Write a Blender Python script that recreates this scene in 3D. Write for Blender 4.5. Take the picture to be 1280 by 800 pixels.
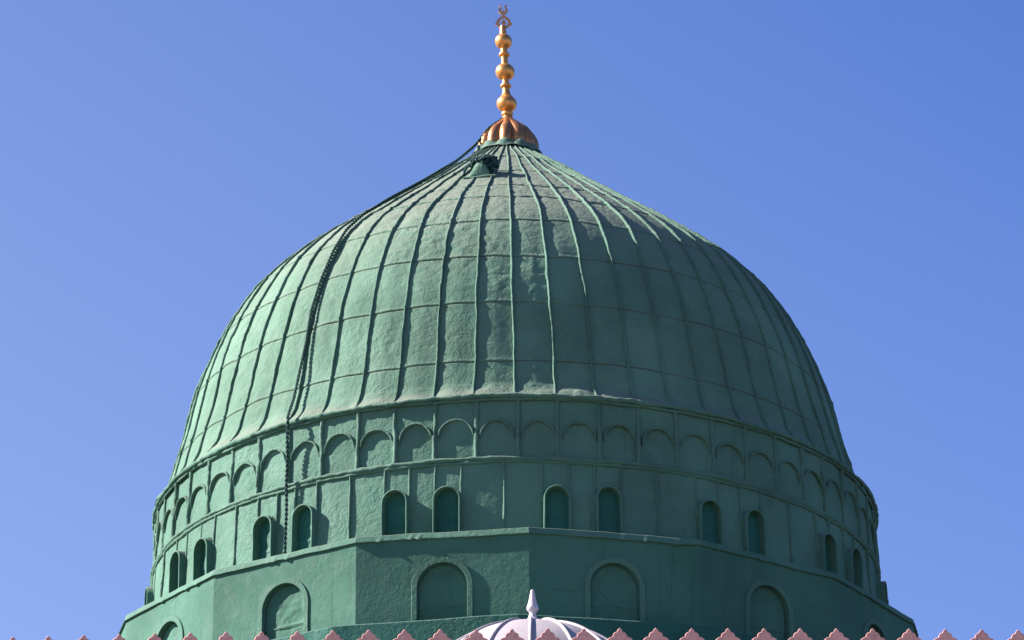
import bpy, math, random
import numpy as np
from mathutils import Vector, Matrix

random.seed(7)
RNG = np.random.default_rng(11)
for o in list(bpy.data.objects):
    bpy.data.objects.remove(o, do_unlink=True)
S = bpy.context.scene
COL = S.collection
PI = math.pi
EYE = 1.7                       # eye height; all heights measured from the eye, then lifted by EYE

# ---------------------------------------------------------------- camera
cam_d = bpy.data.cameras.new('camera')
cam = bpy.data.objects.new('camera', cam_d)
COL.objects.link(cam)
CPOS = Vector((0.0, -89.0615, EYE))
PITCH, ROLL, YAW = 0.398847, -0.005181, -0.000566
fw = Vector((math.sin(YAW)*math.cos(PITCH), math.cos(YAW)*math.cos(PITCH), math.sin(PITCH)))
rt = Vector((math.cos(YAW), -math.sin(YAW), 0))
up = rt.cross(fw)
r2 = rt*math.cos(ROLL) + up*math.sin(ROLL)
u2 = -rt*math.sin(ROLL) + up*math.cos(ROLL)
M = Matrix.Identity(4)
for i in range(3):
    M[i][0], M[i][1], M[i][2], M[i][3] = r2[i], u2[i], -fw[i], CPOS[i]
cam.matrix_world = M
cam_d.sensor_width = 36.0
cam_d.lens = 5364.37/1280*36
cam_d.clip_start = 0.5
cam_d.clip_end = 8000
S.camera = cam

# ---------------------------------------------------------------- daylight
SUN_AZ, SUN_EL = math.radians(-94.5), math.radians(35.0)     # azimuth from the viewer's side, + to the right
sdir = Vector((math.sin(SUN_AZ)*math.cos(SUN_EL), -math.cos(SUN_AZ)*math.cos(SUN_EL), math.sin(SUN_EL)))
W = bpy.data.worlds.new('World')
S.world = W
W.use_nodes = True
nt = W.node_tree
nt.nodes.clear()
sky = nt.nodes.new('ShaderNodeTexSky')
sky.sky_type = 'NISHITA'
sky.sun_disc = False
sky.sun_elevation = SUN_EL
sky.sun_rotation = math.atan2(sdir.x, sdir.y)
sky.altitude = 600
sky.air_density = 1.0
sky.dust_density = 0.6
sky.ozone_density = 3.0
bal = nt.nodes.new('ShaderNodeMix')
bal.data_type = 'RGBA'
bal.blend_type = 'MULTIPLY'
bal.inputs[0].default_value = 1.0
bal.inputs[7].default_value = (0.50, 0.64, 1.02, 1)
# extra sky haze that thickens towards the horizon and towards the sun's side
tcw = nt.nodes.new('ShaderNodeTexCoord')
dot = nt.nodes.new('ShaderNodeVectorMath')
dot.operation = 'DOT_PRODUCT'
dot.inputs[1].default_value = (-3.6, 0.0, -5.0)
nt.links.new(tcw.outputs['Generated'], dot.inputs[0])
hz = nt.nodes.new('ShaderNodeMapRange')
hz.inputs['From Min'].default_value = -2.7
hz.inputs['From Max'].default_value = -0.7
hz.inputs['To Min'].default_value = 0.0
hz.inputs['To Max'].default_value = 2.0
nt.links.new(dot.outputs['Value'], hz.inputs['Value'])
hc = nt.nodes.new('ShaderNodeVectorMath')
hc.operation = 'SCALE'
hc.inputs[0].default_value = (0.43, 0.33, 0.0)
nt.links.new(hz.outputs[0], hc.inputs['Scale'])
addn = nt.nodes.new('ShaderNodeVectorMath')
addn.operation = 'ADD'
bg = nt.nodes.new('ShaderNodeBackground')
bg.inputs['Strength'].default_value = 0.050
out = nt.nodes.new('ShaderNodeOutputWorld')
nt.links.new(sky.outputs[0], bal.inputs[6])
nt.links.new(bal.outputs[2], addn.inputs[0])
nt.links.new(hc.outputs[0], addn.inputs[1])
nt.links.new(addn.outputs[0], bg.inputs['Color'])
nt.links.new(bg.outputs[0], out.inputs['Surface'])
sun_d = bpy.data.lights.new('sun', 'SUN')
sun_d.energy = 5.0
sun_d.angle = math.radians(0.53)
sun_d.color = (1.0, 0.81, 0.80)
sun = bpy.data.objects.new('sun', sun_d)
COL.objects.link(sun)
sun.rotation_euler = sdir.to_track_quat('Z', 'Y').to_euler()
S.view_settings.view_transform = 'Standard'
S.view_settings.look = 'None'
S.view_settings.exposure = 2.03
S.view_settings.gamma = 1.0
S.view_settings.use_curve_mapping = False


# ---------------------------------------------------------------- noise
def _hash(ix, iy, iz, seed):
    h = (ix.astype(np.uint32)*np.uint32(374761393) + iy.astype(np.uint32)*np.uint32(668265263)
         + iz.astype(np.uint32)*np.uint32(2147483647) + np.uint32(seed)*np.uint32(974634777))
    h = (h ^ (h >> np.uint32(13)))*np.uint32(1274126177)
    h = h ^ (h >> np.uint32(16))
    return (h & np.uint32(0xffff)).astype(np.float64)/32767.5 - 1.0


def noise(P, scale, seed=0):
    """smooth value noise, -1..1, at points P (n,3); scale = feature size in metres"""
    Q = P/scale + 1000.0
    I = np.floor(Q).astype(np.int64)
    F = Q - I
    F = F*F*F*(F*(F*6 - 15) + 10)
    r = 0
    for dx in (0, 1):
        for dy in (0, 1):
            for dz in (0, 1):
                w = ((F[:, 0] if dx else 1 - F[:, 0])*(F[:, 1] if dy else 1 - F[:, 1])
                     * (F[:, 2] if dz else 1 - F[:, 2]))
                r = r + w*_hash(I[:, 0]+dx, I[:, 1]+dy, I[:, 2]+dz, seed)
    return r


def lumps(P, amp=1.0):
    """hand-beaten sheet metal: dents of several sizes, stronger in some patches than others"""
    patch = np.clip(0.45 + 1.1*noise(P, 1.5, 5), 0.08, 1.3)
    w = P + 0.05*np.stack([noise(P, 0.22, 8), noise(P, 0.22, 9), noise(P, 0.22, 10)], -1)
    crease = 1-np.abs(noise(w, 0.30, 11))*2.2
    n = 0.020*noise(P, 0.9, 1) + patch*(0.0060*noise(P, 0.34, 2) + 0.0075*noise(w, 0.15, 3) + 0.0050*noise(w, 0.075, 4)
                                        + 0.0055*np.clip(crease, -0.3, 1))
    return amp*n


# ---------------------------------------------------------------- mesh helpers
def link(name, me, mat, parent=None, smooth=True):
    ob = bpy.data.objects.new(name, me)
    COL.objects.link(ob)
    if mat:
        me.materials.append(mat)
    me.polygons.foreach_set('use_smooth', [bool(smooth)]*len(me.polygons))
    if parent:
        ob.parent = parent
    me.update()
    return ob


def mesh_obj(name, V, F, mat, parent=None, smooth=True):
    me = bpy.data.meshes.new(name)
    if isinstance(F, np.ndarray):
        V = np.asarray(V, dtype=np.float32)
        n = len(F)
        me.vertices.add(len(V))
        me.vertices.foreach_set('co', V.ravel())
        me.loops.add(n*4)
        me.loops.foreach_set('vertex_index', F.astype(np.int32).ravel())
        me.polygons.add(n)
        me.polygons.foreach_set('loop_start', np.arange(0, n*4, 4, dtype=np.int32))
        me.update(calc_edges=True)
    else:
        me.from_pydata([tuple(v) for v in V], [], F)
    return link(name, me, mat, parent, smooth)


def grid_faces(nr, nc, wrap=True, flip=False):
    """quads for nr rows x nc columns, columns wrap"""
    i = np.arange(nr-1)[:, None]
    j = np.arange(nc if wrap else nc-1)[None, :]
    j2 = (j+1) % nc
    q = np.stack([i*nc+j, i*nc+j2, (i+1)*nc+j2, (i+1)*nc+j], -1).reshape(-1, 4)
    return q[:, ::-1].copy() if flip else q


def revolve(prof, n, cx=0.0, cy=0.0, disp=None):
    """prof: (m,2) of r,z from bottom to top; azimuth 0 faces the viewer"""
    prof = np.asarray(prof, float)
    a = np.linspace(0, 2*PI, n, endpoint=False)
    r = prof[:, 0][:, None]*np.ones(n)[None]
    z = prof[:, 1][:, None]*np.ones(n)[None]
    V = np.stack([cx + r*np.sin(a), cy - r*np.cos(a), z], -1).reshape(-1, 3)
    if disp is not None:
        d = disp(V)
        t = np.gradient(prof, axis=0)
        t /= np.linalg.norm(t, axis=1)[:, None] + 1e-9
        nr_, nz_ = t[:, 1], -t[:, 0]
        N = np.stack([nr_[:, None]*np.sin(a), -nr_[:, None]*np.cos(a), nz_[:, None]*np.ones(n)], -1).reshape(-1, 3)
        V = V + N*d[:, None]
    return V, grid_faces(len(prof), n)


def lathe(name, prof, n, mat, parent=None, cx=0.0, cy=0.0, disp=None, smooth=True, tilt=None):
    V, F = revolve(prof, n, cx, cy, disp)
    if tilt is not None:
        V = tilt(V)
    return mesh_obj(name, V, F, mat, parent, smooth)


def sweep(path, nrm, side, shape, closed=True):
    """sweep a 2-D shape (k,2)=(side, out) along a path with given normals and sides -> V, quads (k columns)"""
    path, nrm, side = map(np.asarray, (path, nrm, side))
    shape = np.asarray(shape, float)
    if shape.ndim == 2:
        shape = np.repeat(shape[None], len(path), 0)
    V = path[:, None, :] + side[:, None, :]*shape[..., 0:1] + nrm[:, None, :]*shape[..., 1:2]
    return V.reshape(-1, 3), grid_faces(len(path), shape.shape[1], wrap=closed)


def tube(path, rad, k=8):
    path = np.asarray(path, float)
    n = len(path)
    rad = np.broadcast_to(np.asarray(rad, float), (n,))
    T = np.gradient(path, axis=0)
    T /= np.linalg.norm(T, axis=1)[:, None] + 1e-12
    ref = np.array([0.3, -0.2, 0.93])
    A = np.cross(T, ref)
    A /= np.linalg.norm(A, axis=1)[:, None] + 1e-12
    B = np.cross(T, A)
    th = np.linspace(0, 2*PI, k, endpoint=False)
    V = path[:, None, :] + rad[:, None, None]*(A[:, None, :]*np.cos(th)[None, :, None] + B[:, None, :]*np.sin(th)[None, :, None])
    return V.reshape(-1, 3), grid_faces(n, k)


def merge(parts):
    Vs, Fs, o = [], [], 0
    for V, F in parts:
        Vs.append(V)
        Fs.append(F+o)
        o += len(V)
    return np.concatenate(Vs), np.concatenate(Fs)


def resample(P, step):
    P = np.asarray(P, float)
    d = np.concatenate([[0], np.cumsum(np.linalg.norm(np.diff(P, axis=0), axis=1))])
    n = max(2, int(d[-1]/step))
    s = np.linspace(0, d[-1], n)
    return np.stack([np.interp(s, d, P[:, i]) for i in range(P.shape[1])], -1)


def smooth_pts(P, it=3):
    P = np.array(P, float)
    for _ in range(it):
        P[1:-1] = 0.25*P[:-2] + 0.5*P[1:-1] + 0.25*P[2:]
    return P


def pchip_like(xs, ys, x):
    """natural cubic spline through knots"""
    xs, ys = np.asarray(xs, float), np.asarray(ys, float)
    n = len(xs)
    h = np.diff(xs)
    A = np.eye(n)
    b = np.zeros(n)
    for i in range(1, n-1):
        A[i, i-1], A[i, i], A[i, i+1] = h[i-1], 2*(h[i-1]+h[i]), h[i]
        b[i] = 6*((ys[i+1]-ys[i])/h[i] - (ys[i]-ys[i-1])/h[i-1])
    m = np.linalg.solve(A, b)
    i = np.clip(np.searchsorted(xs, x)-1, 0, n-2)
    t, u, H = x-xs[i], xs[i+1]-x, h[i]
    return m[i]*u**3/(6*H) + m[i+1]*t**3/(6*H) + (ys[i]/H - m[i]*H/6)*u + (ys[i+1]/H - m[i+1]*H/6)*t


def empty(name, loc=(0, 0, 0)):
    o = bpy.data.objects.new(name, None)
    o.location = loc
    o.empty_display_size = 0.5
    COL.objects.link(o)
    return o


def tag(o, label, cat, group=None):
    o['label'] = label
    o['category'] = cat
    if group:
        o['group'] = group


def pol(r, a, z, cx=0.0):
    """point at radius r, azimuth a (degrees, 0 = towards the viewer, + right), height z from the eye"""
    a = math.radians(a)
    return np.array([cx + r*math.sin(a), -r*math.cos(a), z + EYE])


def frame_at(a):
    a = np.radians(a)
    return (np.stack([np.sin(a), -np.cos(a), 0*a], -1), np.stack([np.cos(a), np.sin(a), 0*a], -1))


# ---------------------------------------------------------------- materials
def new_mat(name):
    m = bpy.data.materials.new(name)
    m.use_nodes = True
    t = m.node_tree
    b = t.nodes['Principled BSDF']
    return m, t, b


def nz(t, scale, detail=4, rough=0.55, vec=None, dim='3D'):
    n = t.nodes.new('ShaderNodeTexNoise')
    n.inputs['Scale'].default_value = scale
    n.inputs['Detail'].default_value = detail
    n.inputs['Roughness'].default_value = rough
    if vec:
        t.links.new(vec, n.inputs['Vector'])
    return n.outputs['Fac']


def ramp(t, fac, lo, hi, a=0.0, b=1.0):
    n = t.nodes.new('ShaderNodeMapRange')
    n.interpolation_type = 'SMOOTHSTEP'
    t.links.new(fac, n.inputs['Value'])
    n.inputs['From Min'].default_value = lo
    n.inputs['From Max'].default_value = hi
    n.inputs['To Min'].default_value = a
    n.inputs['To Max'].default_value = b
    return n.outputs['Result']


def mixc(t, fac, A, B, mode='MIX'):
    n = t.nodes.new('ShaderNodeMix')
    n.data_type = 'RGBA'
    n.blend_type = mode
    if isinstance(fac, (int, float)):
        n.inputs[0].default_value = fac
    else:
        t.links.new(fac, n.inputs[0])
    for k, c in ((6, A), (7, B)):
        if isinstance(c, tuple):
            n.inputs[k].default_value = (*c, 1)
        else:
            t.links.new(c, n.inputs[k])
    return n.outputs[2]


def mul(t, a, b):
    n = t.nodes.new('ShaderNodeMath')
    n.operation = 'MULTIPLY'
    for k, c in ((0, a), (1, b)):
        if isinstance(c, (int, float)):
            n.inputs[k].default_value = c
        else:
            t.links.new(c, n.inputs[k])
    return n.outputs[0]


def bump(t, h, dist, strength=1.0, normal=None):
    n = t.nodes.new('ShaderNodeBump')
    n.inputs['Distance'].default_value = dist
    n.inputs['Strength'].default_value = strength
    t.links.new(h, n.inputs['Height'])
    if normal:
        t.links.new(normal, n.inputs['Normal'])
    return n.outputs['Normal']


GREEN = (0.071, 0.157, 0.106)
DUSTC = (0.142, 0.172, 0.132)


def paint(name, base=GREEN, dust=1.0, streak=0.5, fine=0.010, cracks=0.0, rough=0.75, spec=0.10, grime=False):
    """weathered green oil paint over lead sheet: mottling, run-off streaks, dust settled on up-facing parts"""
    m, t, b = new_mat(name)
    co = t.nodes.new('ShaderNodeTexCoord').outputs['Object']
    big = nz(t, 0.45, 5, 0.6, co)
    mid = nz(t, 2.6, 6, 0.65, co)
    fin = nz(t, 22, 5, 0.7, co)
    mp = t.nodes.new('ShaderNodeMapping')
    mp.inputs['Scale'].default_value = (5.5, 5.5, 0.22)
    t.links.new(co, mp.inputs['Vector'])
    stk = nz(t, 1.0, 5, 0.6, mp.outputs[0])
    dk = tuple(c*0.87 for c in base)
    lt = tuple(min(1, c*1.2 + 0.005) for c in base)
    c = mixc(t, ramp(t, big, 0.32, 0.68), dk, lt)
    c = mixc(t, ramp(t, mid, 0.50, 0.72, 0, 0.45), c, tuple(x*1.15+0.010 for x in base))
    c = mixc(t, ramp(t, stk, 0.52, 0.75, 0, 0.55*streak), c, tuple(x*0.9+0.025 for x in base))
    c = mixc(t, ramp(t, stk, 0.40, 0.25, 0, 0.5*streak), c, tuple(x*0.62 for x in base))
    # dust lies on what faces up
    g = t.nodes.new('ShaderNodeNewGeometry')
    sp = t.nodes.new('ShaderNodeSeparateXYZ')
    t.links.new(g.outputs['Normal'], sp.inputs[0])
    d = ramp(t, sp.outputs['Z'], 0.28, 0.88, 0.0, 0.95*dust)
    d = mul(t, d, ramp(t, mid, 0.25, 0.75, 0.72, 1.0))
    c = mixc(t, d, c, DUSTC)
    # small chips showing the grey undercoat, fine grain
    c = mixc(t, ramp(t, nz(t, 9, 8, 0.75, co), 0.665, 0.70, 0, 0.35), c, (0.10, 0.14, 0.115))
    c = mixc(t, ramp(t, fin, 0.3, 0.7, 0.0, 0.30), c, mixc(t, 0.5, c, tuple(x*0.6 for x in base)))
    if grime:
        ga = t.nodes.new('ShaderNodeAttribute')
        ga.attribute_name = 'grime'
        c = mixc(t, mul(t, ga.outputs['Fac'], 0.8), c, (0.030, 0.032, 0.022))
    t.links.new(c, b.inputs['Base Color'])
    t.links.new(ramp(t, mid, 0.3, 0.7, rough-0.08, rough+0.15), b.inputs['Roughness'])
    b.inputs['Specular IOR Level'].default_value = spec
    n1 = bump(t, nz(t, 7, 6, 0.6, co), fine*2.6, 1.0)
    rg = nz(t, 5, 7, 0.6, co)
    rid = t.nodes.new('ShaderNodeMath')
    rid.operation = 'PINGPONG'
    t.links.new(rg, rid.inputs[0])
    rid.inputs[1].default_value = 0.5
    n1 = bump(t, mul(t, ramp(t, rid.outputs[0], 0.30, 0.5, 0, 1), ramp(t, nz(t, 0.8, 3, 0.5, co), 0.42, 0.60)), fine*1.1, 1.0, n1)
    n2 = bump(t, mul(t, nz(t, 19, 5, 0.62, co), ramp(t, nz(t, 0.75, 3, 0.5, co), 0.40, 0.62, 0.30, 1.0)), fine*2.0, 1.0, n1)
    if cracks:
        v = t.nodes.new('ShaderNodeTexVoronoi')
        v.feature = 'DISTANCE_TO_EDGE'
        v.inputs['Scale'].default_value = 0.85
        wv = t.nodes.new('ShaderNodeMix')
        wv.data_type = 'VECTOR'
        wv.inputs[0].default_value = 0.35
        nn = t.nodes.new('ShaderNodeTexNoise')
        nn.inputs['Scale'].default_value = 2.2
        nn.inputs['Detail'].default_value = 5
        t.links.new(co, nn.inputs['Vector'])
        t.links.new(co, wv.inputs[4])
        t.links.new(nn.outputs['Color'], wv.inputs[5])
        t.links.new(wv.outputs[1], v.inputs['Vector'])
        cr = ramp(t, v.outputs['Distance'], 0.0, 0.012, 0.0, 1.0)
        gate = ramp(t, big, 0.56, 0.62, 0.0, cracks)
        inv = ramp(t, cr, 0, 1, 1, 0)
        h = mul(t, inv, gate)
        n2 = bump(t, h, -0.012, 1.0, n2)
    t.links.new(n2, b.inputs['Normal'])
    return m


MAT = {}
MAT['lead'] = paint('painted_lead', dust=1.0, streak=0.45, fine=0.0075, grime=True)
MAT['drum'] = paint('painted_drum', base=(0.061, 0.150, 0.104), dust=0.9, streak=1.0, fine=0.009)
MAT['rib'] = paint('painted_rib', base=(0.060, 0.140, 0.098), dust=0.85, streak=0.2, fine=0.012)
MAT['wall'] = paint('painted_plaster', base=(0.039, 0.121, 0.082), dust=0.6, streak=1.1, fine=0.0032, cracks=0.8)
MAT['trim'] = paint('painted_trim', base=(0.052, 0.134, 0.092), dust=0.9, streak=0.4, fine=0.005)
MAT['shutter'] = paint('painted_shutter', base=(0.016, 0.092, 0.066), dust=0.5, streak=0.3, fine=0.008, rough=0.5)
MAT['terrace'] = paint('painted_parapet', base=(0.019, 0.096, 0.070), dust=0.5, streak=0.4, fine=0.008)
MAT['rope'] = paint('rope_green', base=(0.014, 0.050, 0.044), dust=0.25, streak=0.0, fine=0.004)


def metal(name, col, rough, var=0.12):
    m, t, b = new_mat(name)
    co = t.nodes.new('ShaderNodeTexCoord').outputs['Object']
    n = nz(t, 5, 6, 0.65, co)
    f = nz(t, 30, 4, 0.6, co)
    c = mixc(t, ramp(t, n, 0.35, 0.7), tuple(x*0.78 for x in col), col)
    t.links.new(c, b.inputs['Base Color'])
    b.inputs['Metallic'].default_value = 1.0
    t.links.new(ramp(t, n, 0.3, 0.7, rough+var, rough-0.04), b.inputs['Roughness'])
    t.links.new(bump(t, f, 0.004, 0.6), b.inputs['Normal'])
    return m


MAT['gold'] = metal('gilt_brass', (0.66, 0.32, 0.085), 0.33)
MAT['copper'] = metal('gilt_copper', (0.42, 0.21, 0.080), 0.36)
MAT['crest'] = metal('dull_brass', (0.52, 0.29, 0.13), 0.6)
for k_, q_ in (('gold', 0.78), ('copper', 0.82), ('crest', 0.6)):
    MAT[k_].node_tree.nodes['Principled BSDF'].inputs['Metallic'].default_value = q_


def plain(name, col, var, rough, scale, fine, spec=0.3, speck=None):
    m, t, b = new_mat(name)
    co = t.nodes.new('ShaderNodeTexCoord').outputs['Object']
    n = nz(t, scale, 7, 0.65, co)
    c = mixc(t, ramp(t, n, 0.3, 0.7), tuple(x*(1-var) for x in col), tuple(min(1, x*(1+var)) for x in col))
    oi = t.nodes.new('ShaderNodeObjectInfo')
    c = mixc(t, ramp(t, oi.outputs['Random'], 0, 1, 0, var*1.6), c, tuple(x*0.55 for x in col))
    mp = t.nodes.new('ShaderNodeMapping')
    mp.inputs['Scale'].default_value = (9, 9, 1.2)
    t.links.new(co, mp.inputs['Vector'])
    c = mixc(t, ramp(t, nz(t, 1.0, 6, 0.65, mp.outputs[0]), 0.50, 0.72, 0, var*3.2), c, tuple(x*0.55 for x in col))
    if speck:
        c = mixc(t, ramp(t, nz(t, scale*14, 3, 0.7, co), 0.42, 0.66), c, speck)
    t.links.new(c, b.inputs['Base Color'])
    b.inputs['Roughness'].default_value = rough
    b.inputs['Specular IOR Level'].default_value = spec
    t.links.new(bump(t, nz(t, scale*8, 5, 0.65, co), fine, 1.0), b.inputs['Normal'])
    return m


MAT['stone'] = plain('pink_stucco', (0.48, 0.268, 0.222), 0.16, 0.85, 3.0, 0.006, 0.15, (0.60, 0.34, 0.29))
MAT['white'] = plain('white_paint', (0.285, 0.285, 0.285), 0.05, 0.55, 2.5, 0.004, 0.3)
MAT['knob'] = plain('white_gloss', (0.42, 0.42, 0.44), 0.06, 0.35, 4.0, 0.003, 0.4)
MAT['beige'] = plain('beige_stone', (0.30, 0.26, 0.21), 0.08, 0.8, 2.0, 0.005)
MAT['roof'] = plain('pale_roof', (0.07, 0.065, 0.056), 0.15, 0.9, 0.6, 0.006)
MAT['ground'] = plain('marble_paving', (0.20, 0.185, 0.16), 0.12, 0.7, 0.3, 0.004)

# ---------------------------------------------------------------- setting
GV, GF = [], []
xs = np.linspace(-3000, 3000, 25)
gx, gy = np.meshgrid(xs, xs)
g = mesh_obj('ground', np.stack([gx.ravel(), gy.ravel(), 0*gx.ravel()], -1), grid_faces(25, 25, wrap=False), MAT['ground'], None, False)
g['kind'] = 'structure'


def box_vf(x0, x1, y0, y1, z0, z1):
    V = [(x, y, z) for z in (z0, z1) for y in (y0, y1) for x in (x0, x1)]
    F = np.array([[0, 2, 3, 1], [4, 5, 7, 6], [0, 1, 5, 4], [2, 6, 7, 3], [0, 4, 6, 2], [1, 3, 7, 5]])
    return np.array(V, float), F


ROOF_Z = 22.3 + EYE
v, f = box_vf(-40, 40, -18.0, 45, ROOF_Z-0.6, ROOF_Z)
rd = mesh_obj('roof_deck', v, f, MAT['roof'], None, False)
rd['kind'] = 'structure'

# ================================================================ THE GREEN DOME
ZA, ZB, ZC = 32.5175, 31.1314, 29.3128      # dome foot ring, ring below the arcade, cornice top
DX = -0.05                                  # the dome sits slightly left of its base
PHI0 = math.degrees(0.029693)
dome = empty('domed_building', (0, 0, ROOF_Z))
tag(dome, 'huge green ribbed onion dome on an arcaded drum with a gilded finial', 'domed building')


def adopt(ob, root):
    """parent keeping the mesh where it is (roots are unrotated)"""
    ob.parent = root
    ob.matrix_parent_inverse = Matrix.Translation(-Vector(root.matrix_basis.translation))
    return ob


def part(name, V, F, mat, root=dome, smooth=True):
    return adopt(mesh_obj(name, V, F, mat, None, smooth), root)


def sub(name, V, F, mat, par, smooth=True):
    return mesh_obj(name, V, F, mat, par, smooth)


# ---- dome shell profile (z above ZA)
KZ = [0.35, 1.0, 1.8, 2.7, 3.6, 4.5, 5.4, 6.2, 7.0, 7.7, 8.4, 9.0, 9.45]
KR = [7.70, 7.523, 7.331, 7.109, 6.765, 6.298, 5.579, 4.609, 3.531, 2.543, 1.615, 0.811, 0.28]


def dome_r(z):
    z = np.asarray(z, float)
    r = pchip_like(KZ, KR, np.clip(z, 0.35, 9.45))
    fl = np.clip((0.44-z)/0.40, 0, 1)
    return r - 0.045 - 0.06*np.exp(-((z-6.3)/1.2)**2) + 0.27*fl**1.8


def dome_lean(V):
    """the old dome leans a little to the left towards its tip"""
    V = np.array(V, float)
    V[:, 0] -= 0.09*np.clip((V[:, 2]-ZA-EYE)/9.0, 0, 1)
    return V


SEAMS = [0.96, 2.41, 3.66, 4.77, 5.77, 6.43, 7.38, 8.27]
zz = np.concatenate([np.linspace(0.02, 0.5, 22, endpoint=False), np.linspace(0.5, 9.4, 330)])
for s in SEAMS:
    zz = np.concatenate([zz, s+np.linspace(-0.055, 0.055, 19)])
zz = np.unique(np.round(zz, 5))
prof = np.stack([dome_r(zz), zz+ZA+EYE], -1)


def shell_disp(V):
    h = V[:, 2]-ZA-EYE
    fade = np.clip((9.3-h)/3.0, 0.25, 1)
    d = lumps(V, 1.0)*fade
    az = np.arctan2(V[:, 0]-DX, -V[:, 1])
    # each course of sheets laps over the one below; seam line is a little uneven
    for k, s in enumerate(SEAMS):
        hh = h - 0.012*np.sin(az*7+k*2.1) - 0.008*np.sin(az*23+k)
        d = d + 0.010*np.exp(-((hh-s-0.03)/0.035)**2) - 0.016*np.exp(-((hh-s+0.008)/0.014)**2)
    # sheets belly slightly between ribs
    ph = az/(2*PI)*59 - 0.5 + 0.0
    d = d - 0.010*np.cos(2*PI*(ph+0.5))*np.clip((7-h)/5, 0, 1)
    # ragged, swollen apron at the foot
    d = d + 0.035*np.exp(-((h-0.16)/0.14)**2)*noise(V, 0.35, 21)
    return d


V, F = revolve(prof, 1280, DX, 0, shell_disp)
shell = part('dome_shell', dome_lean(V), F, MAT['lead'])
# grime caught in the laps between the sheets
h_ = V[:, 2]-ZA-EYE
az_ = np.arctan2(V[:, 0]-DX, -V[:, 1])
grime = np.zeros(len(V))
for k, s in enumerate(SEAMS):
    hh = h_ - 0.012*np.sin(az_*7+k*2.1) - 0.008*np.sin(az_*23+k)
    grime = np.maximum(grime, np.exp(-((hh-s+0.006)/0.011)**2))
grime = grime*np.clip(0.75+0.6*noise(V, 0.8, 25), 0.15, 1)
at = shell.data.attributes.new('grime', 'FLOAT', 'POINT')
at.data.foreach_set('value', grime.astype(np.float32))

# ---- ribs on the dome
NRIB = 59
RSTEP = 360.0/NRIB
RIB0 = 0.43


def half_round(w, h, k=7):
    th = np.linspace(0, PI, k)
    s = np.stack([w*np.cos(th), h*np.sin(th)], -1)
    return np.concatenate([s, [[-w, -0.03], [w, -0.03]]])


for i in range(NRIB):
    a0 = RIB0 + RSTEP*i
    sd = random.random()*100
    top = 9.22 - 0.10*random.random()
    z = np.concatenate([np.linspace(0.07, 0.6, 10, endpoint=False), np.linspace(0.6, top, 230)])
    r = dome_r(z)
    Q = np.stack([z, np.full_like(z, sd), np.full_like(z, i*3.1)], -1)
    wob = 0.022*noise(Q, 1.3, 31) + 0.011*noise(Q, 0.35, 32) + 0.005*noise(Q, 0.12, 37)
    aa = a0 + np.degrees((wob + 0)/np.maximum(r, 0.6))
    out_, side_ = frame_at(aa)
    dr = np.gradient(r, z)
    nrm = out_*(1/np.sqrt(1+dr**2))[:, None] + np.array([0, 0, 1.0])*(-dr/np.sqrt(1+dr**2))[:, None]
    path = out_*r[:, None] + np.array([DX, 0, 0]) + np.array([0, 0, 1.0])*(z+ZA+EYE)[:, None]
    path = path + nrm*(shell_disp(path))[:, None]*0.8
    wd = (0.027 + 0.008*noise(Q, 0.5, 33) + 0.006*noise(Q, 0.14, 35))*np.clip(0.45+0.55*(top-z)/3.0, 0.45, 1)
    ht = (0.052 + 0.010*noise(Q, 0.5, 34) + 0.006*noise(Q, 0.13, 36))*np.clip(0.5+0.5*(top-z)/4.0, 0.5, 1)
    for s in SEAMS:                       # knuckle where the sheets are clenched
        k = np.exp(-((z-s)/0.05)**2)
        ht = ht + 0.014*k
    ht = ht*np.clip((z-0.0)/0.25, 0.35, 1)
    shp = np.stack([half_round(w, h) for w, h in zip(wd, ht)])
    V, F = sweep(path, nrm, side_, shp)
    sub('rib', dome_lean(V), F, MAT['rib'], shell)


# ---- rolled mouldings
def roll_ring(name, r, z, rad, seed, sag=0.012, n=1800, cx=0.0, k=10, flat=1.0, lap=29):
    a = np.linspace(0, 360, n, endpoint=False)
    out_, side_ = frame_at(a)
    base = out_*r + np.array([cx, 0, z+EYE])
    base[:, 2] += sag*noise(base, 1.2, seed) + 0.7*sag*noise(base, 0.4, seed+1) + 0.4*sag*noise(base, 0.12, seed+7)
    rr = rad*(1 + 0.26*noise(base, 0.5, seed+2) + 0.24*noise(base, 0.13, seed+3))
    ph = (np.radians(a)*lap/(2*PI)+0.13*noise(base, 2.0, seed+5)) % 1.0
    rr = rr*(1 + 0.22*np.exp(-((ph-0.5)/0.03)**2))
    th = np.linspace(0, 2*PI, k, endpoint=False)
    V = (base[:, None, :] + out_[:, None, :]*(rr[:, None, None]*np.cos(th)[None, :, None])
         + np.array([0, 0, 1.0])*(rr[:, None, None]*flat*np.sin(th)[None, :, None])).reshape(-1, 3)
    i = np.arange(n)[:, None]
    j = np.arange(k)[None]
    F = np.stack([i*k+j, ((i+1) % n)*k+j, ((i+1) % n)*k+(j+1) % k, i*k+(j+1) % k], -1).reshape(-1, 4)
    return part(name, V, F, MAT['trim'])


roll_ring('ring_moulding', 7.94, ZA+0.005, 0.050, 41, 0.024)
roll_ring('ring_moulding', 7.905, ZA-0.065, 0.034, 46, 0.022)
roll_ring('ring_moulding', 7.95, ZB+0.01, 0.048, 51, 0.018)
roll_ring('ring_moulding', 7.94, ZB-0.055, 0.040, 56, 0.016)

# ---- arcade band
RB_ = 7.925
zs = np.linspace(ZB-0.06, ZA-0.01, 70)


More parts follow.
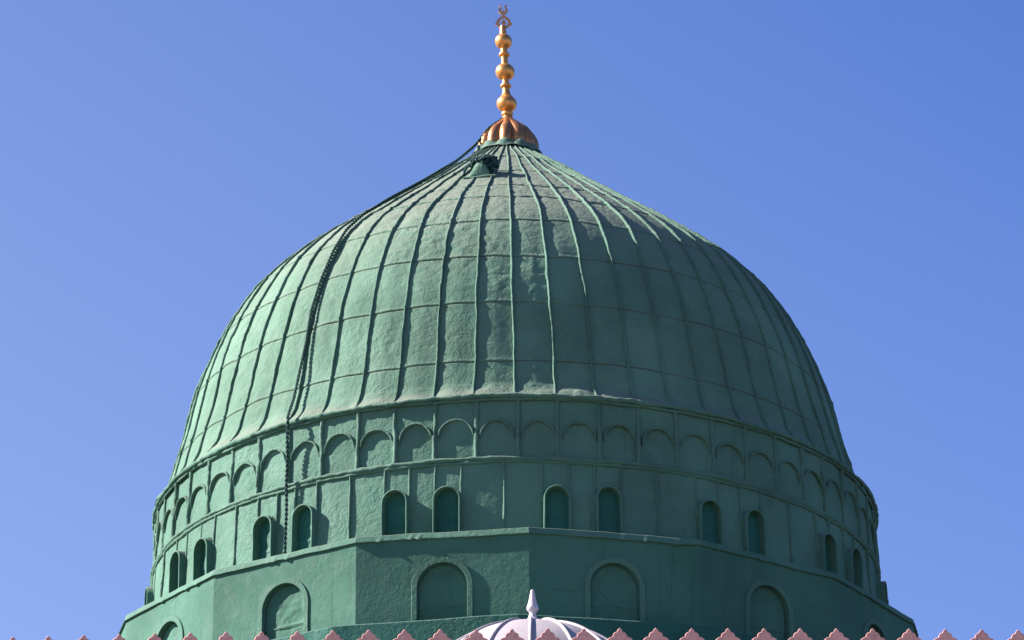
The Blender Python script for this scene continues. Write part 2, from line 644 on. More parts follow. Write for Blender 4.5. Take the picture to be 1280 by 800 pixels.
def band_disp(V):
    az = np.degrees(np.arctan2(V[:, 0], -V[:, 1]))
    h = ZA - (V[:, 2]-EYE)
    u = ((az-RIB0)/RSTEP) % 1.0 - 0.5                 # -0.5..0.5 across one bay
    x = u*RSTEP*PI/180*RB_
    arch = 0.90 - 0.40*np.sqrt(np.clip(1-(x/0.375)**2, 0, 1))   # depth below ZA of the arch line
    inside = np.clip((h-arch)/0.03, 0, 1)*np.clip((0.385-abs(x))/0.03, 0, 1)
    return lumps(V, 0.9) - 0.022*inside


V, F = revolve(np.stack([RB_-0.06*(zs-ZB)/1.39, zs+EYE], -1), 1500, 0, 0, band_disp)
band = part('arcade_band', V, F, MAT['drum'])
for i in range(NRIB):
    sd = random.random()*50
    # pilaster strip
    z = np.linspace(ZB, ZA-0.02, 60)
    Q = np.stack([z, np.full_like(z, sd), np.full_like(z, i*2.7)], -1)
    aa = RIB0 + RSTEP*i + np.degrees((0.024*noise(Q, 0.7, 61)+0.010*noise(Q, 0.2, 62) + 0.022*random.uniform(-1, 1))/RB_)
    out_, side_ = frame_at(aa)
    path = out_*(RB_-0.06*(z-ZB)/1.39)[:, None] + np.array([0, 0, 1.0])*(z+EYE)[:, None]
    wd = 0.046 + 0.014*noise(Q, 0.3, 63) + 0.008*noise(Q, 0.11, 65) + 0.012*np.exp(-((z-ZB-0.12)/0.08)**2)
    ht = 0.056 + 0.020*noise(Q, 0.35, 64) + 0.010*noise(Q, 0.12, 68)
    shp = np.stack([half_round(w, h) for w, h in zip(wd, ht)])
    V, F = sweep(path, out_, side_, shp)
    sub('pilaster', V, F, MAT['rib'], band)
    # arch hood
    ac = RIB0 + RSTEP*(i+0.5)
    th = np.linspace(0, PI, 34)
    jw = 1+0.03*random.uniform(-1, 1)
    x = 0.355*jw*np.cos(th)
    crown = 0.40 + 0.035*random.uniform(-1, 1)
    zz_ = ZA - 0.90 + crown*np.sin(th)**0.92 + 0.03*random.uniform(-1, 1)
    Q = np.stack([x, zz_, np.full_like(x, i*1.9)], -1)
    zz_ = zz_ + 0.016*noise(Q, 0.25, 66)
    out_, side_ = frame_at(ac + np.degrees(x/RB_))
    path = out_*(RB_-0.06*(zz_-ZB)/1.39)[:, None] + np.array([0, 0, 1.0])*(zz_+EYE)[:, None]
    tg = np.gradient(path, axis=0)
    tg /= np.linalg.norm(tg, axis=1)[:, None]
    sd_ = np.cross(tg, out_)
    e = np.clip(np.minimum(th, PI-th)/0.35, 0.25, 1)
    shp = np.stack([half_round(0.026*q, (0.058+0.012*n_)*q, 6) for q, n_ in zip(e, noise(Q, 0.2, 67))])
    V, F = sweep(path, out_, -sd_, shp)
    sub('arch_moulding', V, F, MAT['rib'], band)

# ---- window drum
PAIRS = [(-62.3, -53.9), (-39.8, -32.5), (-17.5, -9.8), (5.9, 13.6), (29.5, 37.5), (53.9, 62.2),
         (79.0, 87.0), (-87.4, -79.2)]
g0, g1 = 83.0, 360-83.3
for k in range(1, 8):
    c = g0 + (g1-g0)*k/8
    PAIRS.append((c-4, c+4))
PAIRS.sort(key=lambda p: (p[0]+p[1])/2 % 360)
WTOP = 30.53


def wrise(a):
    """the windows round the sides sit a little higher than those in front"""
    return 0.14*min(1.0, (a/58.0)**2)
RD = 7.93
zs = np.linspace(ZC-0.5, ZB-0.03, 95)


def drum_disp(V):
    az = np.degrees(np.arctan2(V[:, 0], -V[:, 1]))
    z = V[:, 2]-EYE
    d = lumps(V, 0.75)
    for p in PAIRS:
        for w in p:
            x = np.abs((az-w+180) % 360 - 180)*PI/180*RD
            zs_ = WTOP + wrise(w) - 0.268
            hole = np.where(z < zs_, x < 0.250, np.hypot(x, np.maximum(z-zs_, 0)) < 0.250)
            d = np.where(hole, -0.16, d)
    return d


V, F = revolve(np.stack([RD + 0.09*(ZB-zs)/1.9, zs+EYE], -1), 2000, 0, 0, drum_disp)
drum = part('window_drum', V, F, MAT['drum'])

def strip(a0, z0, z1, w=0.026, h=0.040):
    z = np.linspace(z0, z1, 26)
    Q = np.stack([z, np.full_like(z, a0*1.3), np.full_like(z, 4.0)], -1)
    aa = a0 + np.degrees((0.010*noise(Q, 0.8, 71)+0.005*noise(Q, 0.2, 72))/RD)
    out_, side_ = frame_at(aa)
    path = out_*(RD+0.09*(ZB-z)/1.9)[:, None] + np.array([0, 0, 1.0])*(z+EYE)[:, None]
    wd = w + 0.006*noise(Q, 0.3, 73)
    ht = h + 0.014*noise(Q, 0.3, 74)
    V, F = sweep(path, out_, side_, np.stack([half_round(a, b, 6) for a, b in zip(wd, ht)]))
    return sub('seam_strip', V, F, MAT['rib'], drum)


def arch_outline(hw, zc, zb, n=22):
    """arched outline from bottom left up and round to bottom right, as (x, z); crown at zc"""
    th = np.linspace(PI, 0, n)
    ax = hw*np.cos(th)
    az_ = (zc-hw*1.0) + hw*np.sin(th)
    L = np.linspace(zb, zc-hw, 14, endpoint=False)
    return np.concatenate([np.stack([np.full_like(L, -hw), L], -1), np.stack([ax, az_], -1),
                           np.stack([np.full_like(L, hw), L[::-1]], -1)])


def curved(a, x, z, r):
    """point on the drum: azimuth a plus sideways x metres"""
    aa = np.radians(a + np.degrees(x/RD))
    return np.stack([r*np.sin(aa), -r*np.cos(aa), z+EYE], -1)


def window(a):
    hw = 0.268 + 0.010*random.uniform(-1, 1)
    zc = WTOP + 0.03*random.uniform(-1, 1) + wrise(a)
    zb = ZC - 0.40
    O = arch_outline(hw, zc, zb)
    I = arch_outline(hw-0.032, zc-0.032, zb)
    lean = 0.012*random.uniform(-1, 1)
    P = []
    dep = 0.150 + 0.012*random.uniform(-1, 1)
    flare = 0.020
    rings = []
    for (sx, d, ol) in ((1.10, -0.02, O), (1.0+flare, 0.5*dep, O), (1.0, dep-0.008, O), (0.985, dep, O), (0.99, dep, I),
                        (0.985, dep-0.012, I), (0.97, -0.10, I)):
        x = ol[:, 0]*sx + lean*(ol[:, 1]-zb)
        w = 0.006*noise(np.stack([x, ol[:, 1], np.full_like(x, a)], -1), 0.25, 81)
        rings.append(curved(a, x+w, ol[:, 1], RD+0.055+d))
    n = len(O)
    V = np.concatenate(rings)
    # rings are rows, outline points are columns (open)
    F = grid_faces(len(rings), n, wrap=False, flip=True)
    fr = part('window', V, F, MAT['trim'])
    # shutter sheet inside, with a horizontal lap and a belly
    nx, nz_ = 18, 44
    X = np.linspace(-1, 1, nx)
    Z = np.linspace(zb, zc-0.03, nz_)
    lap = ZC + 0.48 + 0.05*random.uniform(-1, 1)
    rows = []
    for zz_ in Z:
        hwz = hw-0.012
        sp = zc-hw
        if zz_ > sp:
            hwz = math.sqrt(max((hw-0.012)**2-(zz_-sp)**2, 1e-4))
        x = X*hwz
        d = 0.0 + 0.018*math.exp(-((zz_-lap-0.02)/0.03)**2) + (0.016 if zz_ < lap else 0.0) \
            + 0.010*math.exp(-((zz_-lap-0.30)/0.12)**2)
        Q = np.stack([x, np.full_like(x, zz_), np.full_like(x, a*0.7)], -1)
        rows.append(curved(a, x + lean*(zz_-zb), np.full_like(x, zz_), RD+d+0.02+0.007*noise(Q, 0.2, 83)))
    V = np.concatenate(rows)
    sh = sub('shutter', V, grid_faces(nz_, nx, wrap=False), MAT['shutter'], fr)
    return fr


for (a, b) in PAIRS:
    for w in (a, b):
        window(w)
        hw = math.degrees(0.276/RD)
        for s in (-1, 1):
            strip(w + s*hw*0.98, WTOP-0.34, ZB-0.02)
for i in range(len(PAIRS)):
    c0 = PAIRS[i][1] % 360
    c1 = PAIRS[(i+1) % len(PAIRS)][0] % 360
    if c1 < c0:
        c1 += 360
    strip((c0+c1)/2 + random.uniform(-0.4, 0.4), ZC-0.3, ZB-0.02, 0.030, 0.045)

# ---- polygonal base
NP = 16
STEP = 360/NP
RW = 8.955
AP = RW*math.cos(PI/NP)
HALF = RW*math.sin(PI/NP)
WB, WT = 22.3, ZC-0.12                     # wall from the roof deck up to under the cornice
arch_hw, arch_top, arch_zb = 0.51, 28.665, 26.6


def face_frame(k):
    a = PHI0 + STEP*(k+0.5)
    o, s = frame_at(np.array([a]))
    return o[0], s[0], a


def face_pts(k, x, z, d=0.0):
    o, s, a = face_frame(k)
    return o[None]*(AP+np.asarray(d).reshape(-1, 1)) + s[None]*np.asarray(x).reshape(-1, 1) \
        + np.array([0, 0, 1.0])*(np.asarray(z).reshape(-1, 1)+EYE)


parts = []
for k in range(NP):
    O = arch_outline(arch_hw, arch_top, arch_zb, 26)
    # outer rectangle points matched to the arch outline
    R_ = []
    for (x, z) in O:
        if z <= arch_top-arch_hw+1e-6:
            R_.append((HALF*np.sign(x), z))
        else:
            t = math.atan2(z-(arch_top-arch_hw), x)
            # towards the rectangle's rim
            zt = WT-(arch_top-arch_hw)
            sx = HALF/abs(math.cos(t)) if abs(math.cos(t)) > 1e-6 else 1e9
            sz = zt/max(math.sin(t), 1e-6)
            s_ = min(sx, sz)
            R_.append((s_*math.cos(t), arch_top-arch_hw+s_*math.sin(t)))
    R_ = np.array(R_)
    # snap nearest points to top corners
    for cx in (-HALF, HALF):
        j = np.argmin(np.hypot(R_[:, 0]-cx, R_[:, 1]-WT))
        R_[j] = (cx, WT)
    nlev = 10
    rows = [O*(1-t)+R_*t for t in np.linspace(0, 1, nlev)]
    G = np.concatenate(rows)
    V = face_pts(k, G[:, 0], G[:, 1])
    parts.append((V, grid_faces(nlev, len(O), wrap=False, flip=True)))
    # wall under the arch sill
    X = np.linspace(-HALF, HALF, 9)
    Zs = np.linspace(WB, arch_zb, 8)
    G = np.stack(np.meshgrid(X, Zs), -1).reshape(-1, 2)
    parts.append((face_pts(k, G[:, 0], G[:, 1]), grid_faces(8, 9, wrap=False)))
V, F = merge(parts)
part('base_wall', V, F, MAT['wall'], smooth=False)
# roof ledge between drum and base wall
v1, f1 = revolve([(RW*0.985, ZC-0.14+EYE), (7.7, ZC-0.02+EYE)], 96, 0, 0)
part('ledge', v1, f1, MAT['drum'])

for k in range(NP):
    # raised band round the blind arch, 3 cm proud, with reveal down to the sheet-metal panel
    O = arch_outline(arch_hw+0.110, arch_top+0.110, arch_zb-0.05, 26)
    I = arch_outline(arch_hw-0.004, arch_top-0.004, arch_zb-0.05, 26)
    rings = []
    for (ol, d) in ((O, -0.02), (O, 0.024), (0.985*O + np.array([0, 0.015*arch_top]), 0.032), (I + (O-I)*0.06, 0.032), (I, 0.026), (I, -0.135)):
        ww = 0.004*noise(np.stack([ol[:, 0], ol[:, 1], np.full(len(ol), k*5.0)], -1), 0.3, 91)
        rings.append(face_pts(k, ol[:, 0]+ww, ol[:, 1]+ww, np.full(len(ol), d)))
    V = np.concatenate(rings)
    fr = part('blind_arch', V, grid_faces(len(rings), len(O), wrap=False, flip=True), MAT['trim'], smooth=False)
    # panel
    nx, nz_ = 40, 80
    X = np.linspace(-1, 1, nx)
    sp = arch_top-arch_hw
    rows = []
    lap = 27.76
    for zz_ in np.linspace(arch_zb-0.05, arch_top-0.005, nz_):
        h_ = arch_hw if zz_ <= sp else math.sqrt(max(arch_hw**2-(zz_-sp)**2, 1e-4))
        x = X*h_
        Q = np.stack([x, np.full_like(x, zz_), np.full_like(x, k*3.7)], -1)
        d = -0.105 + 0.013*noise(Q, 0.22, 93) + 0.008*noise(Q, 0.09, 94)
        lz = lap + 0.03*x
        d = d + 0.034*np.exp(-((zz_-lz-0.02)/0.02)**2) - 0.022*np.exp(-((zz_-lz+0.012)/0.010)**2)
        # nailed bead round the rim of the sheet
        edge = np.minimum(h_-abs(x), 10)
        if zz_ > sp:
            edge = arch_hw - np.hypot(x, zz_-sp)
        d = d + 0.020*np.exp(-((edge-0.055)/0.018)**2)
        rows.append(face_pts(k, x, np.full_like(x, zz_), d))
    sub('panel', np.concatenate(rows), grid_faces(nz_, nx, wrap=False), MAT['wall'], fr)

# ---- cornice: folded sheet band following the polygon
prof_c = [(-0.10, -0.152), (0.026, -0.150), (0.048, -0.138), (0.044, -0.118), (0.006, -0.012), (-0.012, 0.0), (-0.25, 0.06)]
pts, outs = [], []
for k in range(NP):
    a = PHI0 + STEP*k
    c0 = np.array([RW*math.sin(math.radians(a)), -RW*math.cos(math.radians(a))])
    b = PHI0 + STEP*(k+1)
    c1 = np.array([RW*math.sin(math.radians(b)), -RW*math.cos(math.radians(b))])
    o, s, _ = face_frame(k)
    jn = sorted(random.uniform(0.08, 0.92) for _ in range(3))
    for t in np.linspace(0, 1, 44, endpoint=False):
        p = c0*(1-t)+c1*t
        near = min(t, 1-t)
        oo = o[:2]
        if t == 0:
            o0 = face_frame(k-1)[0][:2]
            oo = (o0+oo)/(1+o0@oo)
        lap = max(math.exp(-((t-j)/0.012)**2) for j in jn)
        pts.append((p, lap))
        outs.append(oo)
n = len(pts)
base = np.array([[p[0], p[1], ZC+EYE] for p, _ in pts])
laps = np.array([l for _, l in pts])
base[:, 2] += 0.020*noise(base, 1.1, 101) + 0.010*noise(base, 0.3, 102)
outv = np.array([[o[0], o[1], 0] for o in outs])
sc = 1 + 0.10*noise(base, 0.8, 103) + 0.24*laps
shp = np.stack([np.array([(-q*(0.9+0.1*s), 0) for q in (0,)]) for s in sc])
rowsV = []
for (ro, zo) in prof_c:
    rowsV.append(base + outv*(ro*np.where(ro > 0.03, 1+2.2*(sc-1), 1))[:, None] + np.array([0, 0, 1.0])*(zo*sc)[:, None])
V = np.concatenate(rowsV)
part('cornice', V, grid_faces(len(prof_c), n), MAT['trim'], smooth=False)

# ---- lower terrace parapet wrapped round the base
pv = []
RT, ZT, WTH = 9.62, 27.27, 0.32
lev = [(RT, 22.3), (RT, 24.5), (RT, ZT-0.025), (RT-0.025, ZT), (RT-WTH, ZT), (RT-WTH-0.02, 22.3)]
for (r, z) in lev:
    row = []
    for k in range(NP):
        a, b = 0.3+STEP*k, 0.3+STEP*(k+1)
        p0, p1 = pol(r, a, z), pol(r, b, z)
        for t in np.linspace(0, 1, 16, endpoint=False):
            row.append(p0*(1-t)+p1*t)
    pv.append(np.array(row))
V = np.concatenate(pv)
V[:, 2] += np.where(V[:, 2] > 26+EYE, 0.010*noise(V, 0.8, 111), 0)
part('terrace_parapet', V, grid_faces(len(lev), NP*16), MAT['terrace'], smooth=False)

# ---- finial
FB = 42.56 + EYE                       # foot of the turned spindle
FX = -0.130
LEAN = math.tan(math.radians(2.4))
MPX, MPZ = 1/60.3, 0.02059             # metres per photo pixel across / up at this distance


def lean(V):
    V = V.copy()
    V[:, 0] += FX - LEAN*np.clip(V[:, 2]-FB, -0.3, 10)
    return V


def fz(y):
    return FB + (148-y)*MPZ


def turned(name, spec, mat, par, root=None, n=40, sub_=True):
    """spec: list of (y, half-width px) from bottom to top"""
    p = resample(np.array([(w*MPX, fz(y)) for y, w in spec]), 0.008)
    p = smooth_pts(p, 2)
    V, F = revolve(p, n)
    V = lean(V)
    return part(name, V, F, mat) if root else sub(name, V, F, mat, par)


def ball(y0, y1, w, neck):
    th = np.linspace(0.0, PI, 22)
    ym, yh = (y0+y1)/2, (y0-y1)/2
    return [(ym+yh*math.cos(t), max(neck*0.8, w*math.sin(t))) for t in th]


fin = turned('finial', [(150, 6.5), (143, 6.0), (140, 4.8), (120, 4.6), (113, 4.9), (100, 4.6), (80, 4.8), (60, 4.8), (50, 4.6), (43.5, 4.9), (36, 4.3),
                        (33.5, 3.9), (32.3, 2.6), (31.8, 0.2)], MAT['gold'], None, root=True)
turned('ball', [(139.5, 4.6)]+[(130.3+9.6*math.cos(t), max(4.6, 14.2*math.sin(t)**0.95)) for t in np.linspace(0.2, PI*0.72, 18)] + [(120, 7.0), (117, 5.6), (114, 5.0)], MAT['gold'], fin)
turned('collar', [(145.5, 6.0), (144.5, 8.0), (141.5, 8.2), (140, 6.2), (138.5, 4.8)], MAT['gold'], fin)
turned('collar', ball(111.5, 104.5, 8.0, 4.8), MAT['gold'], fin)
turned('ball', ball(100.5, 80.5, 13.5, 4.8), MAT['gold'], fin)
turned('collar', ball(72.8, 65.5, 7.9, 4.8), MAT['gold'], fin)
turned('ball', ball(61.8, 43.2, 12.0, 4.8), MAT['gold'], fin)

# fluted gilded cap
cp = [(41.6, 191), (41.8, 185), (39.6, 176), (35.5, 169), (31, 163.5), (25.5, 159), (19.5, 154.5), (14.5, 150.5), (10.5, 147.5), (8.0, 145.0), (7.2, 143)]
zc_ = np.array([41.95 - (y-178)/55.8 + 0.0 for _, y in cp]) + EYE
rc = np.array([w*MPX for w, _ in cp])
pc = smooth_pts(resample(np.stack([rc, zc_], -1), 0.012), 6)
a = np.linspace(0, 2*PI, 240, endpoint=False)
fl = np.abs(np.sin(6*(a-math.radians(9.4))))**0.62
amp = 0.20*np.clip((pc[:, 0]-0.10)/0.3, 0.1, 1)
rr = pc[:, 0][:, None]*(1.03 - amp[:, None]*(1-fl[None]))
V = np.stack([rr*np.sin(a), -rr*np.cos(a), pc[:, 1][:, None]*np.ones(240)], -1).reshape(-1, 3)
sub('fluted_cap', lean(V), grid_faces(len(pc), 240), MAT['copper'], fin)

# scalloped lead flashing under the cap
a = np.linspace(0, 2*PI, 240, endpoint=False)
fl = np.abs(np.sin(6*(a-math.radians(9.4))))**0.7
rows = []
for (r, z, s) in ((0.86, 9.02, 0.2), (0.82, 9.07, 0.5), (0.79, 9.135, 1.0), (0.765, 9.185, 1.0), (0.70, 9.19, 1.0), (0.60, 9.0, 0.5)):
    q = r*(1.0 - 0.10*s*(1-fl))
    zr = z + 0.030*s*fl - 0.03
    P = np.stack([FX + q*np.sin(a), -q*np.cos(a), np.broadcast_to(zr + ZA + EYE, a.shape)], -1)
    P[:, 2] += 0.03*noise(P, 0.2, 121)
    rows.append(P)
part('flashing', np.concatenate(rows), grid_faces(len(rows), 240), MAT['rib'])


# flat openwork crest on top
def stroke(pts, w):
    """flat strip of varying half-width w along pts (photo pixels) as an outline polygon"""
    pts = resample(np.array([(p[0], p[1], q) for p, q in zip(pts, w)], float), 0.35)
    P = pts[:, :2]
    P = smooth_pts(P, 3)
    T = np.gradient(P, axis=0)
    T /= np.linalg.norm(T, axis=1)[:, None] + 1e-9
    N = np.stack([-T[:, 1], T[:, 0]], -1)
    return P + N*pts[:, 2:3], P - N*pts[:, 2:3]


def plate(L, Rr, th=0.05):
    n = len(L)
    vs = []
    for (s, d) in ((L, -th/2), (L, th/2), (Rr, th/2), (Rr, -th/2)):
        vs.append(np.stack([(s[:, 0]-634.3)*MPX - 0.130, np.full(n, d), fz(s[:, 1])], -1))
    V = np.stack(vs, 1).reshape(-1, 3)
    F = grid_faces(n, 4)
    caps = np.array([[0, 3, 2, 1], [(n-1)*4, (n-1)*4+1, (n-1)*4+2, (n-1)*4+3]])
    return V, np.concatenate([F, caps])


def zp(x, y):            # from the 20x close-up
    return (610+x/20, y/20)


crest = []
for sgn in (-1, 1):
    cxm = 392

    def m_(x, y):
        return zp(cxm + sgn*abs(cxm-x), y)
    crest.append(plate(*stroke([m_(392, 420), m_(330, 450), m_(260, 500), m_(228, 560), m_(235, 620), m_(290, 675), m_(392, 690)],
                               [0.7, 1.1, 1.5, 2.0, 1.7, 1.2, 1.0])))
    crest.append(plate(*stroke([m_(250, 590), m_(205, 595), m_(165, 605), m_(185, 632)], [1.6, 1.2, 0.8, 0.25]), th=0.044))
    cxm = 376
    crest.append(plate(*stroke([m_(376, 345), m_(310, 325), m_(265, 275), m_(300, 225), m_(325, 185), m_(300, 150), m_(262, 128)],
                               [1.5, 1.5, 1.35, 1.15, 0.8, 0.6, 0.25])))
    cxm = 395
    crest.append(plate(*stroke([m_(395, 560), m_(350, 575), m_(322, 580)], [1.6, 0.9, 0.3]), th=0.042))
crest.append(plate(*stroke([zp(388, 440), zp(388, 370), zp(378, 310), zp(372, 245)], [2.0, 1.9, 1.6, 0.3]), th=0.056))
crest.append(plate(*stroke([zp(405, 680), zp(400, 600), zp(397, 560), zp(394, 480)], [2.0, 1.4, 2.4, 0.2]), th=0.054))
V, F = merge(crest)
sub('crest', V, F, MAT['crest'], fin, smooth=False)


# ---- hatch on the shoulder of the dome
def dome_pt(a, z, off=0.0):
    r = float(dome_r(z))
    dr = float((dome_r(z+0.02)-dome_r(z-0.02))/0.04)
    o, s = frame_at(np.array([a]))
    nrm = (o[0] + np.array([0, 0, -dr]))/math.sqrt(1+dr*dr)
    tz = (np.array([0, 0, 1.0]) + o[0]*dr)/math.sqrt(1+dr*dr)
    return o[0]*r + np.array([DX-0.01*z, 0, z+ZA+EYE]) + nrm*off, nrm, s[0], tz


H0, HN, HS, HT = dome_pt(-10.2, 6.98)
hv = []
nu = 22
for (t, hgt, hw_) in ((-0.03, -0.02, 0.31), (-0.03, 0.045, 0.30), (0.0, 0.10, 0.275), (0.06, 0.22, 0.225), (0.16, 0.30, 0.19), (0.34, 0.28, 0.18), (0.62, 0.05, 0.17), (0.70, -0.05, 0.16)):
    for x in np.linspace(-1, 1, nu):
        b = max(0.0, 1-abs(x)**2.6)
        p = H0 + HS*(x*hw_) + HT*t + HN*(hgt*b**0.6 if hgt > 0 else hgt)
        hv.append(p)
V = np.array(hv)
V += 0.012*noise(V, 0.18, 131)[:, None]*HN
F = grid_faces(8, nu, wrap=False)
lip = np.array([H0 + HS*x + HT*(-0.05) + HN*(0.02+0.01*math.sin(9*x)) for x in np.linspace(-0.36, 0.36, 24)])
part('hatch', *merge([(V, F), tube(lip, 0.032, 8)]), MAT['lead'])

# ================================================================ ROPE hanging down the dome
ROPE = [(-37.3, 6.45), (-37.25, 5.692), (-36.68, 5.083), (-36.23, 4.425), (-36.14, 3.616), (-36.1, 2.767), (-35.87, 2.009), (-35.95, 1.175), (-36.0, 0.6)]
neck = np.array([FX-0.10, -0.08, FB-0.03])
pts = [neck]
pts.append(np.array([FX-0.42, -0.30, 42.19+EYE]))        # over the shoulder of the gilded cap
pts.append(np.array([FX-0.68, -0.30, 41.80+EYE]))
pts.append(dome_pt(-45.0, 8.40, 0.07)[0])
pts.append(dome_pt(-41.5, 7.90, 0.07)[0])
pts.append(dome_pt(-38.6, 7.42, 0.07)[0])
for k, (aa, z) in enumerate(ROPE):
    pts.append(dome_pt(aa, z, 0.10 if z > 1.5 else 0.14)[0])
for (aa, z, r) in ((-35.2, ZA+0.06, 8.15), (-35.15, ZA-0.10, 8.14), (-35.5, ZA-0.36, 8.10), (-35.4, ZA-0.9, 8.08), (-35.45, ZB+0.02, 8.10), (-35.5, ZB-0.4, 8.08), (-35.45, ZC+0.6, 8.09), (-35.4, ZC+0.02, 8.10)):
    pts.append(pol(r, aa, z))
P = smooth_pts(resample(np.array(pts), 0.06), 5)
P = resample(P, 0.0085)
L = np.arange(len(P))*0.0085
P = P + np.stack([0.012*noise(np.stack([L, 0*L, 0*L], -1), 0.8, 141), 0*L, 0*L], -1)
T = np.gradient(P, axis=0)
T /= np.linalg.norm(T, axis=1)[:, None]
A = np.cross(T, np.array([0.3, -0.2, 0.93]))
A /= np.linalg.norm(A, axis=1)[:, None]
Bn = np.cross(T, A)
ph = 2*PI*L/0.21
tw = [tube(P + 0.017*(A*np.cos(ph+o)[:, None] + Bn*np.sin(ph+o)[:, None]), 0.0155+0.0085*np.sin(2*ph+o)**2, 6) for o in (0, PI)]
rp = mesh_obj('rope', *merge(tw), MAT['rope'])
tag(rp, 'dark green beaded rope hanging from the gold finial down the left side of the dome', 'rope')

# tangled bundle of rope heaped over the hatch
B0 = H0 + HT*0.40 + HN*0.22 + HS*0.05
LIM = np.array([0.30, 0.25, 0.17])
tubes = []
# the heap's core, lumpy, then loops of rope wound over it
cu, cv = np.meshgrid(np.linspace(0, 2*PI, 28, endpoint=False), np.linspace(0.05, PI-0.05, 16))
core = np.stack([np.cos(cu)*np.sin(cv), np.sin(cu)*np.sin(cv), np.cos(cv)], -1).reshape(-1, 3)
core = core*(0.60+0.12*noise(core, 0.4, 161))[:, None]*LIM
tubes.append((B0 + core[:, :1]*HS + core[:, 1:2]*HT + core[:, 2:]*HN, grid_faces(16, 28)))
for k in range(70):
    ax = RNG.normal(size=3)
    ax[2] *= 0.5
    ax /= np.linalg.norm(ax)
    e1 = np.cross(ax, [0.2, 0.5, 0.84])
    e1 /= np.linalg.norm(e1)
    e2 = np.cross(ax, e1)
    t0, t1 = RNG.uniform(0, 6.3), RNG.uniform(1.6, 4.2)
    t = np.linspace(t0, t0+t1, 26)
    d = e1*np.cos(t)[:, None] + e2*np.sin(t)[:, None] + ax*RNG.uniform(-0.6, 0.6)
    d /= np.linalg.norm(d, axis=1)[:, None]
    d = d*(RNG.uniform(0.70, 1.08)+0.12*np.sin(5*t+k))[:, None]*LIM
    pp = resample(B0 + d[:, :1]*HS + d[:, 1:2]*HT + d[:, 2:]*HN, 0.010)
    uu = (np.arange(len(pp))*0.010/0.06) % 1
    tubes.append(tube(pp, 0.014+0.011*np.sin(PI*uu), 6))
# one loose end trailing down the left of the hood
pp = np.array([B0 - HS*0.25 + HN*0.04, B0 - HS*0.36 - HT*0.10 - HN*0.02, B0 - HS*0.42 - HT*0.22 - HN*0.10, B0 - HS*0.42 - HT*0.32 - HN*0.16])
tubes.append(tube(resample(pp, 0.02), 0.03, 7))
rb = mesh_obj('rope_bundle', *merge(tubes), MAT['rope'])
tag(rb, 'small tangled heap of dark green rope on the hatch just below the gold finial', 'rope bundle')

# ================================================================ small white dome in front
WC = np.array([0.300, -13.5, 23.158+EYE])
WR = 2.52
wd = empty('small_dome', (WC[0], WC[1], ROOF_Z))
tag(wd, 'small white ribbed dome with a white pointed knob, in front of the green dome', 'small dome')
th = np.radians(np.linspace(-8, 89.2, 70))
pr = np.stack([WR*np.cos(th), WC[2]+WR*np.sin(th)], -1)
V, F = revolve(pr, 200, WC[0], WC[1], lambda V: 0.006*noise(V, 0.5, 151))
ws = part('dome_shell', V, F, MAT['white'], wd)
for k in range(16):
    th = np.radians(np.linspace(-6, 87.5, 60))
    o, s = frame_at(np.array([-1.2+22.5*k]))
    path = WC + o*(WR*np.cos(th))[:, None] + np.array([0, 0, 1.0])*(WR*np.sin(th))[:, None]
    nrm = o*np.cos(th)[:, None] + np.array([0, 0, 1.0])*np.sin(th)[:, None]
    w = 0.034*np.clip(np.cos(th)/0.25, 0.35, 1)
    shp = np.stack([half_round(q, 0.045*q/0.034, 8) for q in w])
    V, F = sweep(path, nrm, np.repeat(s, len(th), 0), shp)
    sub('rib', V, F, MAT['white'], ws)
# turned knob
kx, kz = 1/67.5, 0.0157
zk0 = 25.784+EYE
kp = [(8.5, 788), (8.6, 776.5), (8.0, 774.8), (6.0, 773), (5.0, 770), (3.9, 767.3), (4.6, 765.6), (6.8, 763.4), (7.7, 761), (7.2, 758.5), (5.6, 754), (4.2, 748), (3.2, 743), (2.7, 739.5), (2.0, 737.6), (0.1, 736.8)]
kp = smooth_pts(resample(np.array([(w*kx, zk0+(776-y)*kz) for w, y in kp]), 0.006), 2)
V, F = revolve(kp, 40, 0.312, -13.5)
part('knob', V, F, MAT['knob'], wd)
# octagonal beige drum below
rows = []
for r, z in ((2.62, ROOF_Z+0.001), (2.62, WC[2]-0.55), (2.75, WC[2]-0.52), (2.75, WC[2]-0.36), (2.40, WC[2]-0.34)):
    for k in range(8):
        a = math.radians(22.5+45*k)
        rows.append((WC[0]+r*math.sin(a), WC[1]-r*math.cos(a), z))
part('drum', np.array(rows), grid_faces(5, 8), MAT['beige'], wd, smooth=False)

# ================================================================ front facade parapet with its row of merlons
PY = -18.56
pw = empty('parapet_wall', (0, PY, 0))
tag(pw, 'dusky pink parapet wall along the bottom edge crowned with a row of lobed merlons', 'parapet wall')
MPP = 0.01392           # metres per photo pixel at the parapet
MTOP = 23.92 + EYE


def merlon_outline():
    """half outline (x, depth below tip) in photo pixels: pointed top lobe, then three widening lobes"""
    h = [(0.0, 0.0), (0.9, 0.5), (2.2, 1.7), (3.1, 3.2), (3.5, 4.8), (4.6, 5.0), (6.2, 5.6), (7.7, 7.0), (8.6, 8.9), (8.9, 11.2),
         (10.6, 11.5), (12.6, 12.3), (14.6, 13.7), (15.9, 15.6), (16.5, 18.2), (17.4, 18.6), (19.2, 20.2), (20.3, 22.6), (20.6, 25.5), (20.6, 34.0)]
    return np.array(h)


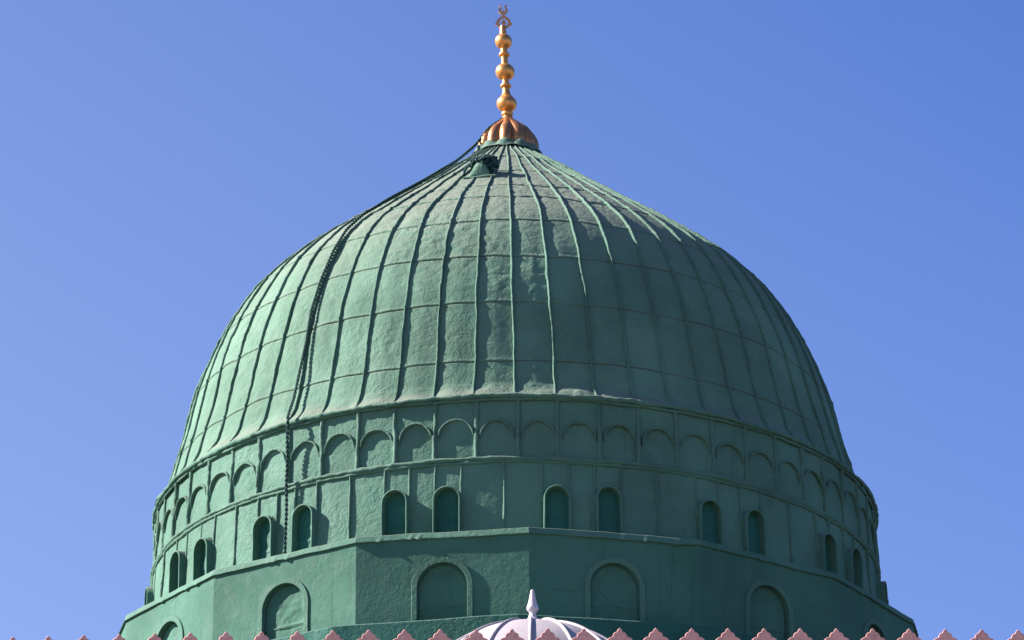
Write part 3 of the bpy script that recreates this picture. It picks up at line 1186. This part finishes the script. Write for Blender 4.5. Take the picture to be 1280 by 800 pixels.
def merlon(x, ztop):
    H = merlon_outline()*MPP
    L = np.concatenate([np.stack([-H[::-1, 0], -H[::-1, 1]], -1), np.stack([H[1:, 0], -H[1:, 1]], -1)])
    n = len(L)
    th, bv = 0.20, 0.010
    c = np.array([0, -0.22])
    rings = []
    for (y, ins) in ((0.0, bv), (bv*0.8, 0.0), (th-bv, 0.0), (th, bv)):
        q = L.copy()
        d = q-c
        q = c + d*(1-ins/np.maximum(np.linalg.norm(d, axis=1), 1e-6))[:, None]
        rings.append(np.stack([x+q[:, 0], np.full(n, PY+y), ztop+q[:, 1]], -1))
    V = np.concatenate(rings)
    F = [tuple(int(i) for i in f) for f in grid_faces(4, n, wrap=True, flip=True)]
    F.append(tuple(range(n)))
    F.append(tuple(reversed(range(3*n, 4*n))))
    me = bpy.data.meshes.new('merlon')
    me.from_pydata([tuple(v) for v in V], [], F)
    ob = link('merlon', me, MAT['stone'], None, smooth=False)
    return adopt(ob, pw)


PX = lambda i: 640 + 44.6*i + 0.022*i*i
PZ = lambda i: MTOP - 0.0146*0.0335*i*i + (0.0146*0.010*i*abs(i) if i > 0 else 0)
for i in range(-20, 21):
    merlon((PX(i)-640)*MPP - 0.068, PZ(i) + 0.004*random.uniform(-1, 1))
# wall with a thin moulded coping below the merlons, down to the pavement
rows = []
prof_w = [(0.02, 0.0), (0.02, MTOP-1.05), (-0.03, MTOP-1.02), (-0.03, MTOP-0.66), (0.0, MTOP-0.64), (0.0, MTOP-0.455), (0.20, MTOP-0.455), (0.20, MTOP-1.1), (0.5, MTOP-1.1), (0.5, 0.0)]
xsw = np.array([(PX(i)-640)*MPP-0.068 for i in np.linspace(-20.5, 20.5, 83)])
bow = np.array([PZ(i)-MTOP for i in np.linspace(-20.5, 20.5, 83)])
for (y, z) in prof_w:
    rows.append(np.stack([xsw, np.full_like(xsw, PY+y), z + (bow if z > 5 else 0*bow)], -1))
V = np.concatenate(rows)
adopt(mesh_obj('wall', V, grid_faces(len(prof_w), len(xsw), wrap=False, flip=False), MAT['stone'], None, False), pw)
